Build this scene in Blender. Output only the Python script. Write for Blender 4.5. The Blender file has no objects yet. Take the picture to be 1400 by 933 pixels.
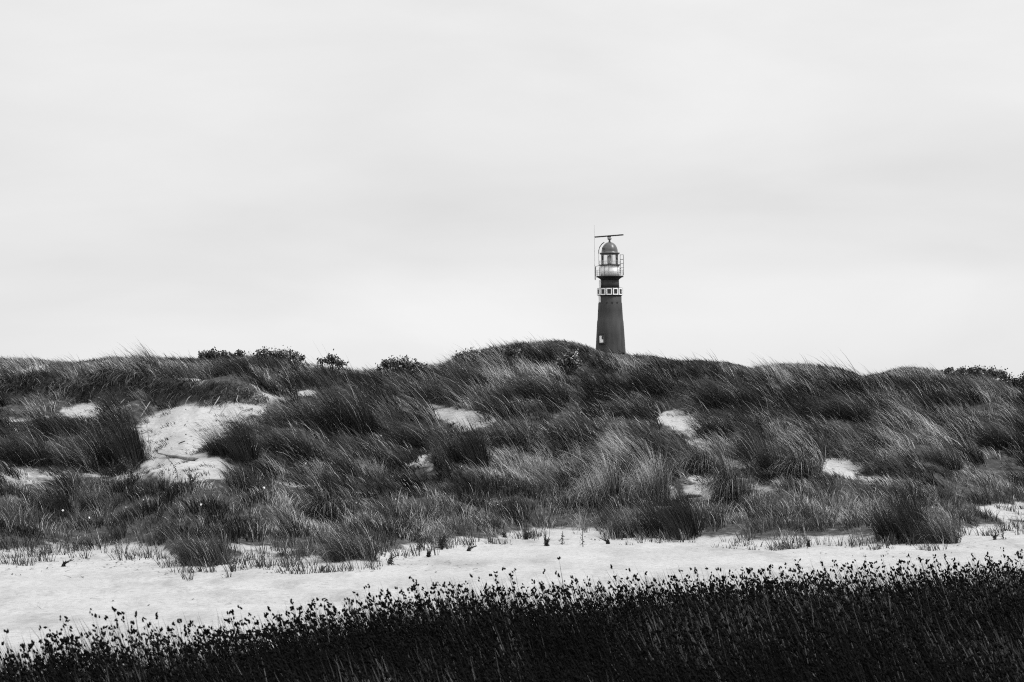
import bpy, bmesh, math
import numpy as np
from mathutils import Vector, Matrix

rng = np.random.default_rng(7)
R = math.radians
sc = bpy.context.scene
COL = sc.collection
PI = math.pi

# ------------------------------------------------------------------ camera
EYE = 2.2
FP = 85.0 / 36.0 * 1400.0
PITCH = math.atan((545 - 466.5) / FP)
ROLL = R(0.5)
CROT = Matrix.Rotation(PI / 2 + PITCH, 4, 'X') @ Matrix.Rotation(-ROLL, 4, 'Z')
cd = bpy.data.cameras.new('camera')
cam = bpy.data.objects.new('camera', cd)
COL.objects.link(cam)
cam.matrix_world = Matrix.Translation((0, 0, EYE)) @ CROT
cd.lens = 85.0
cd.sensor_width = 36.0
cd.clip_start = 0.5
cd.clip_end = 20000
cd.dof.use_dof = True
cd.dof.focus_distance = 46.0
cd.dof.aperture_fstop = 9.0
sc.camera = cam
CM = np.array(CROT.to_3x3())


def uv(px, py):
    """photo pixel -> (X/Y, (Z-eye)/Y) of the ray through it"""
    px = np.asarray(px, float); py = np.asarray(py, float)
    a = (px - 700) / FP; b = (466.5 - py) / FP
    d = CM @ np.stack([a, b, -np.ones_like(a)], 0).reshape(3, -1)
    return (d[0] / d[1]).reshape(a.shape), (d[2] / d[1]).reshape(a.shape)


def project(X, Y, Z):
    d = CM.T @ np.stack([X, Y, Z - EYE], 0)
    return 700 + FP * d[0] / -d[2], 466.5 - FP * d[1] / -d[2]


# ------------------------------------------------------------------ noise
_L = rng.random((256, 256))


def vnoise(x, y, seed=0):
    x = np.asarray(x, float) + seed * 17.31 + 1000; y = np.asarray(y, float) + seed * 9.77 + 1000
    xi = np.floor(x).astype(int); yi = np.floor(y).astype(int)
    fx = x - xi; fy = y - yi
    fx = fx * fx * (3 - 2 * fx); fy = fy * fy * (3 - 2 * fy)
    g = lambda i, j: _L[i & 255, j & 255]
    return ((g(xi, yi) * (1 - fx) + g(xi + 1, yi) * fx) * (1 - fy) +
            (g(xi, yi + 1) * (1 - fx) + g(xi + 1, yi + 1) * fx) * fy) * 2 - 1


def fbm(x, y, seed=0, o=3):
    s = 0; a = 1.0; t = 0
    for k in range(o):
        s = s + a * vnoise(x * 2 ** k, y * 2 ** k, seed + k * 3); t += a; a *= .5
    return s / t


def sstep(x, a=0.0, b=1.0):
    t = np.clip((x - a) / (b - a), 0, 1)
    return t * t * (3 - 2 * t)


# ------------------------------------------------------------------ terrain
foot = [(-300, 765), (0, 763), (60, 757), (150, 752), (215, 758), (250, 772), (300, 774), (340, 764), (420, 768),
        (500, 772), (530, 760), (560, 752), (600, 748), (640, 742), (700, 735), (760, 727), (820, 727), (845, 735), (900, 736),
        (960, 738), (1060, 742), (1150, 740), (1200, 744), (1280, 742), (1310, 734), (1340, 728), (1400, 724), (1700, 722)]
sky = [(-300, 492), (0, 490), (50, 489), (100, 496), (150, 490), (200, 486), (250, 489), (300, 490), (350, 486), (400, 490), (430, 497),
       (500, 505), (560, 502), (610, 497), (635, 483), (700, 470), (760, 465), (790, 469), (820, 477), (850, 481), (880, 485), (920, 490), (960, 493),
       (1000, 498), (1030, 504), (1060, 497), (1100, 496), (1150, 502), (1180, 513), (1210, 510), (1240, 503), (1270, 506), (1300, 512),
       (1340, 514), (1400, 525), (1700, 530)]
fp = np.array(foot, float); sp = np.array(sky, float)
fu, fv = uv(fp[:, 0], fp[:, 1])
su, sv = uv(sp[:, 0], sp[:, 1] + 3)
DC = 50.0


def height(X, Y):
    X = np.asarray(X, float); Y = np.asarray(Y, float)
    Yc = np.maximum(Y, 6.0)
    u = X / Yc
    vf = np.interp(u, fu, fv); vc = np.interp(u, su, sv)
    Df = -EYE / vf
    Dc = DC + 1.3 * fbm(X * .25, X * 0 + 3.3, 5)
    t = (Yc - Df) / (Dc - Df)
    tc = np.clip(t, 0, 1)
    px = 700 + FP * u
    g = tc * .92 + .08 * sstep(tc)
    tj = tc + .018 * fbm(X * .9, Y * .3, 8) + .006 * vnoise(X * 3, Y * .2, 21)
    gs = np.interp(tj, [0, .30, .64, .75, .772, .83, 1.0], [0, .38, .67, .78, .905, .925, 1.0])
    m = 1 - sstep(px, 325, 400)
    g = g * (1 - m) + gs * m
    v = vf + (vc - vf) * g
    z = EYE + Yc * v
    zc = EYE + Dc * vc
    back = zc * (1 - .55 * sstep(Yc, Dc, Dc + 14)) * (1 - .7 * sstep(Yc, 80, 200))
    z = np.where(t >= 1, back, np.where(t <= 0, 0.0, z))
    amp = sstep(t, .02, .22) * (1 - .8 * sstep(t, .78, .98)) * (1 - sstep(Yc, 60, 90))
    bare = bareness(X, Yc, z) if True else 0
    z = z + amp * (.24 * fbm(X * .62, Y * .55, 2, 2) + .13 * vnoise(X * 1.2, Y * 1.1, 11)) * (1 - .7 * bare)
    z = z + .02 * fbm(X * .5, Y * .5, 30, 2) * (Y < 60) + .028 * fbm(X * 1.9, Y * 1.5, 33, 3) * (Y < 60)
    # wheel worn hollows of the track
    for off in (27.2, 29.0):
        c = off + .18 * X + .3 * vnoise(X * .15, 0 * X, 44)
        z = z - (.05 + .03 * vnoise(X * 2.5, Y, 46)) * np.exp(-((Y - c) / .25) ** 2)
    return z


# bare sand, as ellipses of the photo: cx, cy, rx, ry, angle deg, strength
BARE = [(258, 580, 72, 28, -8, 1), (238, 606, 42, 42, 0, 1), (262, 640, 62, 17, 0, 1), (330, 560, 56, 16, -14, 1),
        (112, 562, 36, 12, -5, .75), (30, 573, 36, 3.5, -6, .6), (45, 652, 60, 9, 0, .5), (150, 650, 60, 8, 0, .5),
        (110, 524, 55, 3.5, 0, .7), (225, 521, 50, 3.5, 0, .75), (300, 525, 36, 3, 4, .6), (415, 538, 11, 5, -10, .95), (635, 573, 46, 13, 5, .88), (576, 633, 14, 8, 0, .6),
        (928, 577, 28, 15, 15, .95), (958, 606, 32, 9, 25, .5), (1002, 632, 34, 7, 12, .5), (1152, 638, 36, 14, 3, 1),
        (905, 674, 26, 10, 0, .6), (962, 668, 24, 16, 20, .6), (1385, 700, 45, 13, 0, .8), (1350, 722, 50, 8, -5, .6), (360, 752, 48, 6, 3, .75),
        (410, 662, 40, 4, 5, .5), (490, 672, 30, 4, 5, .5), (1040, 668, 30, 5, 0, .4), (600, 745, 60, 8, -8, .35), (1075, 582, 22, 6, 10, .5),
        (580, 556, 35, 5, 0, .4), (880, 700, 10, 6, 0, .3), (1330, 640, 10, 3, 0, .3), (1200, 655, 30, 4, 0, .5)]


def bareness(X, Y, Z, jit=0.0):
    px, py = project(X, Y, Z)
    px = px + 20 * fbm(X * 1.8, Y * 1.8, 50, 3); py = py + 9 * fbm(X * 1.8, Y * 1.8, 60, 3)
    b = np.zeros_like(px)
    for cx, cy, rx, ry, an, s in BARE:
        a = R(an); dx = px - cx; dy = py - cy
        ex = (dx * math.cos(a) + dy * math.sin(a)) / rx; ey = (-dx * math.sin(a) + dy * math.cos(a)) / ry
        d = np.sqrt(ex * ex + ey * ey)
        b = np.maximum(b, s * (1 - sstep(d, .75, 1.2)))
    b = np.where(Y > 49.5, 0, b)
    return b


def tfrac(X, Y):
    u = X / Y
    Df = -EYE / np.interp(u, fu, fv)
    return (Y - Df) / (DC - Df)


def ground_hit(px, py):
    """first terrain point met by the ray through a photo pixel"""
    u, v = uv(px, py)
    Ys = np.arange(9, 56, .04)
    zr = EYE + v * Ys; zt = height(u * Ys, Ys)
    k = np.where(zr <= zt)[0]
    Y = Ys[k[0]] if len(k) else 50.5
    X = float(u * Y)
    return Vector((X, float(Y), float(height(np.array([X]), np.array([Y]))[0])))


# ------------------------------------------------------------------ materials
def new_mat(name):
    m = bpy.data.materials.new(name); m.use_nodes = True
    nt = m.node_tree
    b = nt.nodes['Principled BSDF']
    b.inputs['Specular IOR Level'].default_value = .25
    return m, nt, b


def gray(v): return (v, v, v, 1)


def simple(name, v, rough=.7, var=.15, scale=3.0, metal=0.0, bump=0.0, bscale=20, spec=.25):
    m, nt, b = new_mat(name)
    tc = nt.nodes.new('ShaderNodeTexCoord'); n = nt.nodes.new('ShaderNodeTexNoise')
    n.inputs['Scale'].default_value = scale; n.inputs['Detail'].default_value = 6
    nt.links.new(tc.outputs['Object'], n.inputs['Vector'])
    r = nt.nodes.new('ShaderNodeValToRGB')
    r.color_ramp.elements[0].position = .3; r.color_ramp.elements[1].position = .7
    r.color_ramp.elements[0].color = gray(v * (1 - var)); r.color_ramp.elements[1].color = gray(v * (1 + var))
    nt.links.new(n.outputs['Fac'], r.inputs['Fac']); nt.links.new(r.outputs['Color'], b.inputs['Base Color'])
    b.inputs['Roughness'].default_value = rough; b.inputs['Metallic'].default_value = metal
    b.inputs['Specular IOR Level'].default_value = spec
    if bump:
        n2 = nt.nodes.new('ShaderNodeTexNoise'); n2.inputs['Scale'].default_value = bscale; n2.inputs['Detail'].default_value = 5
        nt.links.new(tc.outputs['Object'], n2.inputs['Vector'])
        bp = nt.nodes.new('ShaderNodeBump'); bp.inputs['Strength'].default_value = bump; bp.inputs['Distance'].default_value = .05
        nt.links.new(n2.outputs['Fac'], bp.inputs['Height']); nt.links.new(bp.outputs['Normal'], b.inputs['Normal'])
    return m


def blade_mat(name, rough=.45, spec=.35, gain=1.0, trans=.25):
    m, nt, b = new_mat(name)
    a = nt.nodes.new('ShaderNodeAttribute'); a.attribute_name = 'val'
    mul = nt.nodes.new('ShaderNodeMath'); mul.operation = 'MULTIPLY'; mul.inputs[1].default_value = gain
    nt.links.new(a.outputs['Fac'], mul.inputs[0])
    nt.links.new(mul.outputs[0], b.inputs['Base Color'])
    b.inputs['Roughness'].default_value = rough; b.inputs['Specular IOR Level'].default_value = spec
    if trans:
        t = nt.nodes.new('ShaderNodeBsdfTranslucent'); mx = nt.nodes.new('ShaderNodeMixShader'); mx.inputs[0].default_value = trans
        nt.links.new(mul.outputs[0], t.inputs['Color'])
        nt.links.new(b.outputs[0], mx.inputs[1]); nt.links.new(t.outputs[0], mx.inputs[2])
        nt.links.new(mx.outputs[0], nt.nodes['Material Output'].inputs['Surface'])
    return m


def sand_mat():
    m, nt, b = new_mat('sand')
    N = nt.nodes.new; L = nt.links.new
    geo = N('ShaderNodeNewGeometry')
    at = N('ShaderNodeAttribute'); at.attribute_name = 'cover'
    st = N('ShaderNodeAttribute'); st.attribute_name = 'soil'

    def noise(scale, detail=6, stretch=None, rough=.6):
        n = N('ShaderNodeTexNoise'); n.inputs['Scale'].default_value = scale; n.inputs['Detail'].default_value = detail
        n.inputs['Roughness'].default_value = rough
        if stretch:
            mp = N('ShaderNodeMapping'); mp.inputs['Scale'].default_value = stretch
            L(geo.outputs['Position'], mp.inputs['Vector']); L(mp.outputs[0], n.inputs['Vector'])
        else: L(geo.outputs['Position'], n.inputs['Vector'])
        return n

    def ramp(src, stops):
        r = N('ShaderNodeValToRGB'); e = r.color_ramp.elements
        e[0].position, e[0].color = stops[0][0], gray(stops[0][1]); e[1].position, e[1].color = stops[-1][0], gray(stops[-1][1])
        for p, c in stops[1:-1]:
            q = e.new(p); q.color = gray(c)
        L(src, r.inputs['Fac']); return r

    def mix(f, a_, b_, mode='MIX'):
        x = N('ShaderNodeMixRGB'); x.blend_type = mode
        if isinstance(f, float): x.inputs[0].default_value = f
        else: L(f, x.inputs[0])
        for i, s in ((1, a_), (2, b_)):
            if isinstance(s, float): x.inputs[i].default_value = gray(s)
            else: L(s, x.inputs[i])
        return x
    big = ramp(noise(.6, 5).outputs['Fac'], [(.3, .33), (.7, .42)])
    fine = ramp(noise(14, 8).outputs['Fac'], [(.3, .72), (.5, .98), (.75, 1.05)])
    base = mix(1.0, big.outputs[0], fine.outputs[0], 'MULTIPLY')
    # dry litter streaks lying on the sand
    st1 = ramp(noise(1.0, 8, (1.6, .42, 1), .72).outputs['Fac'], [(.47, 0), (.57, .4), (.68, .9)])
    st2 = ramp(noise(.33, 3).outputs['Fac'], [(.40, .25), (.60, 1)])
    s = mix(1.0, st1.outputs[0], st2.outputs[0], 'MULTIPLY')
    base2 = mix(s.outputs[0], base.outputs[0], .2)
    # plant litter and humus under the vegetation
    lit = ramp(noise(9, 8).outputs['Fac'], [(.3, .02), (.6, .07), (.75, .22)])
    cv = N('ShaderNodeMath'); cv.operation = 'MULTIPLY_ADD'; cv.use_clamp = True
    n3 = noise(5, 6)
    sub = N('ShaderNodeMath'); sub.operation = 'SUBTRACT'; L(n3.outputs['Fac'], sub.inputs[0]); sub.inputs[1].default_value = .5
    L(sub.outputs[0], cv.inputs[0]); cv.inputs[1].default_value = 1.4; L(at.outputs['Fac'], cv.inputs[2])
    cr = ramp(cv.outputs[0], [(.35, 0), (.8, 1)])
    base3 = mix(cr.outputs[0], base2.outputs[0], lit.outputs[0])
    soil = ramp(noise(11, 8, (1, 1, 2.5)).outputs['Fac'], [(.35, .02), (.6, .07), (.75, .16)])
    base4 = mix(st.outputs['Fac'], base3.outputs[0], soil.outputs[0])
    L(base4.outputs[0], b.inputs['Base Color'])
    b.inputs['Roughness'].default_value = .95; b.inputs['Specular IOR Level'].default_value = .1
    bp = N('ShaderNodeBump'); bp.inputs['Strength'].default_value = .8; bp.inputs['Distance'].default_value = .07
    L(noise(3.2, 10, (1, 1.5, 1), .66).outputs['Fac'], bp.inputs['Height']); L(bp.outputs[0], b.inputs['Normal'])
    return m


MS = sand_mat()
M_GRASS = blade_mat('marram_blades', .5, .2)
M_RUSH = blade_mat('rush_stems', .6, .04, 1.0, .1)
M_HEAD = simple('seed_heads', .006, .9, .3, 30, spec=.03)
M_LEAF = blade_mat('shrub_leaves', .4, .4, 1.0, .1)
M_WOOD = simple('driftwood', .20, .85, .4, 12, bump=.5)
M_TWIG = simple('twig_bark', .05, .85, .3, 10)
M_ROOT = simple('exposed_root', .22, .9, .3, 20)
M_PETAL = simple('white_petals', .8, .6, .05, 20)


# ------------------------------------------------------------------ object helpers
def tag(o, label=None, cat=None, group=None, kind=None):
    if label: o['label'] = label
    if cat: o['category'] = cat
    if group: o['group'] = group
    if kind: o['kind'] = kind
    return o


def np_mesh(name, V, F, val=None, smooth=True):
    """V (n,3), F (m,k) faces"""
    me = bpy.data.meshes.new(name)
    k = F.shape[1]
    me.vertices.add(len(V)); me.vertices.foreach_set('co', np.ascontiguousarray(V, dtype=np.float32).ravel())
    me.loops.add(F.size); me.loops.foreach_set('vertex_index', np.ascontiguousarray(F, dtype=np.int32).ravel())
    me.polygons.add(len(F))
    me.polygons.foreach_set('loop_start', np.arange(0, F.size, k, dtype=np.int32))
    me.polygons.foreach_set('loop_total', np.full(len(F), k, dtype=np.int32))
    if smooth: me.polygons.foreach_set('use_smooth', np.ones(len(F), dtype=bool))
    if val is not None:
        for nm, arr in (val.items() if isinstance(val, dict) else (('val', val),)):
            a = me.attributes.new(nm, 'FLOAT', 'POINT'); a.data.foreach_set('value', np.ascontiguousarray(arr, dtype=np.float32))
    me.update(calc_edges=True)
    return me


def link(name, me, mat, parent=None, loc=None):
    o = bpy.data.objects.new(name, me); COL.objects.link(o)
    if mat: me.materials.append(mat)
    if parent: o.parent = parent
    if loc is not None: o.location = loc
    return o


def blades(root, dirx, diry, L, lean, curl, width, phi, val, n=4, tipval=1.0):
    """ribbon blades; returns verts, quads, val"""
    N = len(root)
    P = root.astype(float).copy(); vs = []; vv = []
    wx = np.cos(phi); wy = np.sin(phi)
    for k in range(n + 1):
        s = k / n
        w = width * (.5 * (1 - s) ** .6 + .03)
        vs.append(np.stack([P[:, 0] - wx * w, P[:, 1] - wy * w, P[:, 2]], 1))
        vs.append(np.stack([P[:, 0] + wx * w, P[:, 1] + wy * w, P[:, 2]], 1))
        vv.append(val * (1 + (tipval - 1) * s)); vv.append(vv[-1])
        if k < n:
            th = lean + curl * ((k + .5) / n) ** 1.25
            st = np.sin(th) * L / n
            P = P + np.stack([dirx * st, diry * st, np.cos(th) * L / n], 1)
    V = np.stack(vs, 1).reshape(-1, 3)          # N*(2(n+1))
    val = np.stack(vv, 1).reshape(-1)
    b = (np.arange(N) * 2 * (n + 1))[:, None, None]
    q = np.array([[2 * k, 2 * k + 1, 2 * k + 3, 2 * k + 2] for k in range(n)])[None]
    F = (b + q).reshape(-1, 4)
    return V, F, val


def join(parts):
    Vs, Fs, vals = [], [], []; o = 0
    for V, F, v in parts:
        Vs.append(V); Fs.append(F + o); vals.append(v); o += len(V)
    return np.concatenate(Vs), np.concatenate(Fs), np.concatenate(vals)


def clump_blades(C, Rad, nb, L, wind=1.0, pale=0.08, lean0=.25, curl0=1.0, width=.007, out=.7, n=4, windaz=PI, ht=None, base=.05, spread=.35, woff=None):
    """clumps at C (m,3) (+ per-clump arrays) -> blades"""
    m = len(C)
    idx = np.repeat(np.arange(m), nb)
    N = len(idx)
    f = lambda a: (np.broadcast_to(a, (m,))[idx])
    r = np.sqrt(rng.random(N)); a = rng.random(N) * 2 * PI
    ox = r * np.cos(a); oy = r * np.sin(a)
    X = C[idx, 0] + ox * f(Rad); Y = C[idx, 1] + oy * f(Rad)
    Z = (ht(X, Y) if ht else C[idx, 2]) - .02
    waz = windaz + rng.normal(0, spread, N) + f(rng.normal(0, .2, m))
    dx = np.cos(waz) * f(wind) + ox * f(out) + rng.normal(0, .15, N)
    dy = np.sin(waz) * f(wind) + oy * f(out) + rng.normal(0, .15, N)
    if woff is not None:
        dx = dx + f(woff[0]); dy = dy + f(woff[1])
    mag = np.sqrt(dx * dx + dy * dy) + 1e-6
    LL = f(L) * rng.uniform(.55, 1.15, N)
    lean = f(lean0) * np.clip(mag, .3, 1.5) * rng.uniform(.5, 1.4, N)
    curl = f(curl0) * rng.uniform(.4, 1.5, N)
    v = f(base) * rng.uniform(.45, 1.5, N)
    p = rng.random(N) < f(pale)
    v = np.where(p, rng.uniform(.22, .60, N), v)
    return blades(np.stack([X, Y, Z], 1), dx / mag, dy / mag, LL, lean, curl, f(width) * rng.uniform(.7, 1.3, N) * np.where(p, .7, 1),
                  rng.normal(0, .7, N), v, n, 1.5)


# ------------------------------------------------------------------ ground sheet
def axis(dense0, dense1, step, far0, far1):
    a = [dense0]; s = step
    d = np.arange(dense0, dense1 + 1e-6, step).tolist()
    lo = []; x = dense0; s = step
    while x > far0: s *= 1.25; x -= s; lo.append(x)
    hi = []; x = d[-1]; s = step
    while x < far1: s *= 1.25; x += s; hi.append(x)
    return np.array(lo[::-1] + d + hi)


xs = axis(-16, 16, .09, -7000, 7000)
ys = axis(20, 54, .085, -800, 9000)
GX, GY = np.meshgrid(xs, ys)
GZ = height(GX.ravel(), GY.ravel()).reshape(GX.shape)
GZ[GY < 3] = 0
T = tfrac(GX, np.maximum(GY, 6))
BR = bareness(GX.ravel(), np.maximum(GY, 6).ravel(), GZ.ravel()).reshape(GX.shape)
edge = .03 * fbm(GX * 1.5, GY * 1.5, 70)
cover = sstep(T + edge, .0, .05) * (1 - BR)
slope = np.hypot(*np.gradient(GZ, ys, xs))
pxg, pyg = project(GX.ravel(), np.maximum(GY, 6).ravel(), GZ.ravel()); pxg = pxg.reshape(GX.shape)
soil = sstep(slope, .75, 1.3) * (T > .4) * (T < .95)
stand_edge_px = np.array([(-400, 892), (0, 878), (150, 867), (300, 849), (450, 831), (600, 811), (700, 801), (830, 791), (1000, 779), (1150, 773), (1300, 764), (1400, 759), (1800, 750)], float)
eu, ev = uv(stand_edge_px[:, 0], stand_edge_px[:, 1])
HST = .80


def stand_D(u): return (HST - EYE) / np.interp(u, eu, ev)


SD = stand_D(GX / np.maximum(GY, 4))
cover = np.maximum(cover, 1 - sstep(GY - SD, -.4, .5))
nx, ny = len(xs), len(ys)
V = np.stack([GX.ravel(), GY.ravel(), GZ.ravel()], 1)
ii, jj = np.meshgrid(np.arange(nx - 1), np.arange(ny - 1))
a = (jj * nx + ii).ravel()
F = np.stack([a, a + 1, a + nx + 1, a + nx], 1)
Tf = T.ravel()[a]; Yf = GY.ravel()[a]; Xf = GX.ravel()[a]
dune_sel = (Tf > .06) & (Yf < 75) & (np.abs(Xf) < 60) & (Yf > 15)


def sub_sheet(name, sel):
    f = F[sel]; used, inv = np.unique(f, return_inverse=True)
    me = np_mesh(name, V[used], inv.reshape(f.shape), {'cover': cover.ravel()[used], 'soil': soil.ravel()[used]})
    return tag(link(name, me, MS), kind='structure')


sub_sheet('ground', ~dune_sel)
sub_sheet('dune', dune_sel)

# ------------------------------------------------------------------ dune grass
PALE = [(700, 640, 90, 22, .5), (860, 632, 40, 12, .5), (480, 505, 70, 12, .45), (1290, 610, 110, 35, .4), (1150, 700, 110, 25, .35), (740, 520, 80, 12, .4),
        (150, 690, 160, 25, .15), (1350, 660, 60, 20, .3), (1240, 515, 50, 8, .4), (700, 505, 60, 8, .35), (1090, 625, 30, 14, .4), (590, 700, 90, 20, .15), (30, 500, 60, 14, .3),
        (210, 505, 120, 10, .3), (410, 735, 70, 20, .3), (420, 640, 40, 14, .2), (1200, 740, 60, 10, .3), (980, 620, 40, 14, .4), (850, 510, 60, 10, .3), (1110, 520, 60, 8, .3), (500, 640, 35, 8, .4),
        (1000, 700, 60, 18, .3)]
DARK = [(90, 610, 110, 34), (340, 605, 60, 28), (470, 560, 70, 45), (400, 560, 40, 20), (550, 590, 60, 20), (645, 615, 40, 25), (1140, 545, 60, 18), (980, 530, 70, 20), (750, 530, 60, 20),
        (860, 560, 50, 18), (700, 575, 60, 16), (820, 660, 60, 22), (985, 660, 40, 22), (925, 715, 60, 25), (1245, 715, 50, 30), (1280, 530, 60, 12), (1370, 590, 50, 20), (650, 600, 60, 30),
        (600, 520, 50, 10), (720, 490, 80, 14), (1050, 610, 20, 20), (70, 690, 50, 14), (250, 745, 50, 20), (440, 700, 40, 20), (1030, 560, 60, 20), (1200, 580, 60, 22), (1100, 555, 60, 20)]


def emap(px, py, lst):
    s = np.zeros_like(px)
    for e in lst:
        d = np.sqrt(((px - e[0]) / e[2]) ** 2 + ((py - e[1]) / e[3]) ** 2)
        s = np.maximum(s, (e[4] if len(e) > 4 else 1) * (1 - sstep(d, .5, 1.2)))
    return s


# base px, base py, width px, height px, mesh, label
TUS = [
    (28, 634, 90, 55, 'w1', 'dark dense tussock at the left picture edge above a strip of bare sand'),
    (92, 640, 90, 50, 'w2', 'dark tussock in the middle of the row left of the sandy hollow'),
    (168, 640, 95, 75, 'u1', 'tall dark tussock leaning left, on the left rim of the big sandy hollow'),
    (322, 626, 85, 50, 'u1', 'low bushy dark tussock poking left into the big sandy hollow'),
    (385, 622, 95, 48, 'w1', 'wide dark tussock directly right of the bushy one beside the sandy hollow'),
    (398, 580, 80, 40, 'w2', 'dark tussock just up the slope from the sandy hollow, on its right'),
    (468, 590, 100, 80, 'w1', 'largest dark windswept tussock, on the upper slope left of centre'),
    (560, 612, 100, 45, 'w1', 'long low dark tussock between the largest tussock and the small sand spot'),
    (640, 636, 85, 55, 'u1', 'round very dark tussock below the sand patch left of centre'),
    (695, 612, 80, 55, 'w2', 'dark tussock right above the round very dark one'),
    (596, 640, 34, 36, 'u2', 'small upright tussock beside the little sand spot left of the round dark one'),
    (75, 705, 60, 38, 'u1', 'small dark tussock in the low grass near the left edge, left of its twin'),
    (120, 700, 55, 36, 'u2', 'small dark tussock in the low grass near the left edge, right of its twin'),
    (268, 774, 95, 50, 'u2', 'spreading tussock bulging onto the white sand at the dune foot, left part'),
    (440, 712, 95, 38, 'a2', 'domed dark tussock in the low grass below the slope left of centre'),
    (470, 768, 80, 60, 'w2', 'windswept tussock at the sand edge below the domed dark one'),
    (820, 692, 95, 60, 'a1', 'pale topped overhanging tussock, left of the pair beside the sand lumps'),
    (885, 682, 85, 55, 'a1', 'pale topped overhanging tussock, right of the pair beside the sand lumps'),
    (955, 648, 80, 30, 'a2', 'flat dark arching tussock above the sand lumps'),
    (995, 690, 75, 50, 'a2', 'dark arching tussock curling over to the right of the sand lumps'),
    (925, 734, 105, 62, 'u1', 'broad dark upright tussock at the sand edge below the sand lumps'),
    (850, 736, 55, 38, 'u2', 'small upright tussock at the sand edge left of the broad dark one'),
    (1052, 642, 55, 48, 'u2', 'lone bushy tussock left of the sand patch on the right slope'),
    (1090, 655, 85, 34, 'a2', 'low dark tussock touching the left end of the sand patch on the right slope'),
    (1240, 742, 100, 70, 'u1', 'black looking tall tussock at the sand edge in the right part'),
    (1278, 744, 60, 50, 'w2', 'lighter tussock leaning against the black looking one at the sand edge'),
    (1150, 572, 90, 42, 'w1', 'dark windblown tussock high on the right slope, straight above the sand patch'),
    (1195, 652, 55, 28, 'w2', 'small tussock at the right end of the sand patch on the right slope'),
    (1290, 640, 60, 36, 'u2', 'lone small tussock in pale grass on the right slope'),
    (1365, 612, 85, 44, 'w1', 'dark tussock near the right picture edge halfway up the dune'),
    (985, 556, 100, 45, 'w1', 'dark tussock under the crest right of the lighthouse, above the upper sand patch'),
    (860, 572, 85, 38, 'w2', 'dark tussock on the upper slope left of the upper sand patch'),
    (735, 548, 100, 46, 'w1', 'broad dark tussock high on the slope left below the lighthouse'),
    (505, 652, 46, 34, 'p1', 'pale drooping grass tuft on the middle slope left of centre'),
    (730, 648, 60, 36, 'p1', 'pale nodding grass tuft in the light band below the lighthouse'),
    (785, 640, 60, 36, 'p1', 'pale nodding grass tuft just left of the overhanging pair'),
]
OPEN = BARE + [(40, 537, 42, 9, 0, 1), (115, 537, 30, 9, 0, 1), (175, 543, 30, 12, 0, 1), (290, 542, 60, 12, -5, 1), (232, 541, 26, 9, 0, 1)]
OPEN += [(q_[0], q_[1] - q_[3] * .48, q_[2] * .40, q_[3] * .40, 0, .9) for q_ in TUS]


def clear_height(X, Y, Z, lst=None):
    """tallest growth at (X, Y) that leaves the bare places behind it in sight"""
    out = np.full(len(X), 2.0)
    jx = 22 * fbm(X * 1.5, Y * 1.5, 201, 3) + rng.normal(0, 4, len(X)); jy = 9 * fbm(X * 1.5, Y * 1.5, 202, 3) + rng.normal(0, 2.5, len(X))
    for h_ in np.arange(1.2, .03, -.08):
        px_, py_ = project(X, Y, Z + h_)
        px_ = px_ + jx; py_ = py_ + jy
        b_ = np.zeros_like(px_)
        for cx_, cy_, rx_, ry_, an_, s_ in OPEN:
            a_ = R(an_); dx = px_ - cx_; dy = py_ - cy_
            d_ = np.hypot((dx * math.cos(a_) + dy * math.sin(a_)) / rx_, (-dx * math.sin(a_) + dy * math.cos(a_)) / ry_)
            b_ = np.maximum(b_, s_ * (1 - sstep(d_, .7, 1.0)))
        out = np.where(b_ > .45, h_ * .9, out)
    return out


step = .19
cx, cy = np.meshgrid(np.arange(-16.5, 16.5, step), np.arange(29, 55, step))
cx = cx.ravel() + rng.uniform(-.5, .5, cx.size) * step; cy = cy.ravel() + rng.uniform(-.5, .5, cy.size) * step
ok = (np.abs(cx / cy) < .31)
cx, cy = cx[ok], cy[ok]
cz = height(cx, cy)
t = tfrac(cx, cy)
br = bareness(cx, cy, cz)
px, py = project(cx, cy, cz)
# mounds: bigger tussocky hearts the growth gathers round
mx_, my_ = np.meshgrid(np.arange(-17, 17, .80), np.arange(28, 56, .80))
mx_ = mx_.ravel() + rng.uniform(-.45, .45, mx_.size); my_ = my_.ravel() + rng.uniform(-.42, .42, my_.size)
mh = rng.uniform(.4, 1.15, mx_.size); mdark = rng.random(mx_.size); mr = rng.uniform(.30, .62, mx_.size)
dd = np.hypot(cx[:, None] - mx_[None], (cy[:, None] - my_[None]) * 1.0) / mr[None]
mi = dd.argmin(1); dm = dd[np.arange(len(cx)), mi]
heart = 1 - sstep(dm, .35, 1.15)
offx = (cx - mx_[mi]) / mr[mi]; offy = (cy - my_[mi]) / mr[mi]
dens = np.maximum((1 - br) ** 1.3, .12) * sstep(t + .05 * fbm(cx * 1.5, cy * 1.5, 70), -.01, .12)
patch = 1.5 * fbm(cx * .55, cy * .5, 90, 3)
dens *= np.clip(.55 + .6 * heart + .4 * patch, .25, 1)
keep = rng.random(len(cx)) < dens
cx, cy, cz, t, px, py, br, patch, heart, mi, offx, offy = [q[keep] for q in (cx, cy, cz, t, px, py, br, patch, heart, mi, offx, offy)]
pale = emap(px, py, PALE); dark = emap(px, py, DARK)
low = 1 - sstep(t + .06 * vnoise(cx * .7, cy * .7, 95), .22, .42)      # finer, more upright growth near the foot
plat = (1 - sstep(px, 330, 420)) * sstep(t, .74, .80)            # short turf on the ledge
L = (.26 + .40 * heart * mh[mi] + .14 * dark - .02 * pale) * (1 - .50 * low) * (1 - .3 * plat) * (1 - .45 * br) * (1 + .15 * patch)
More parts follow.
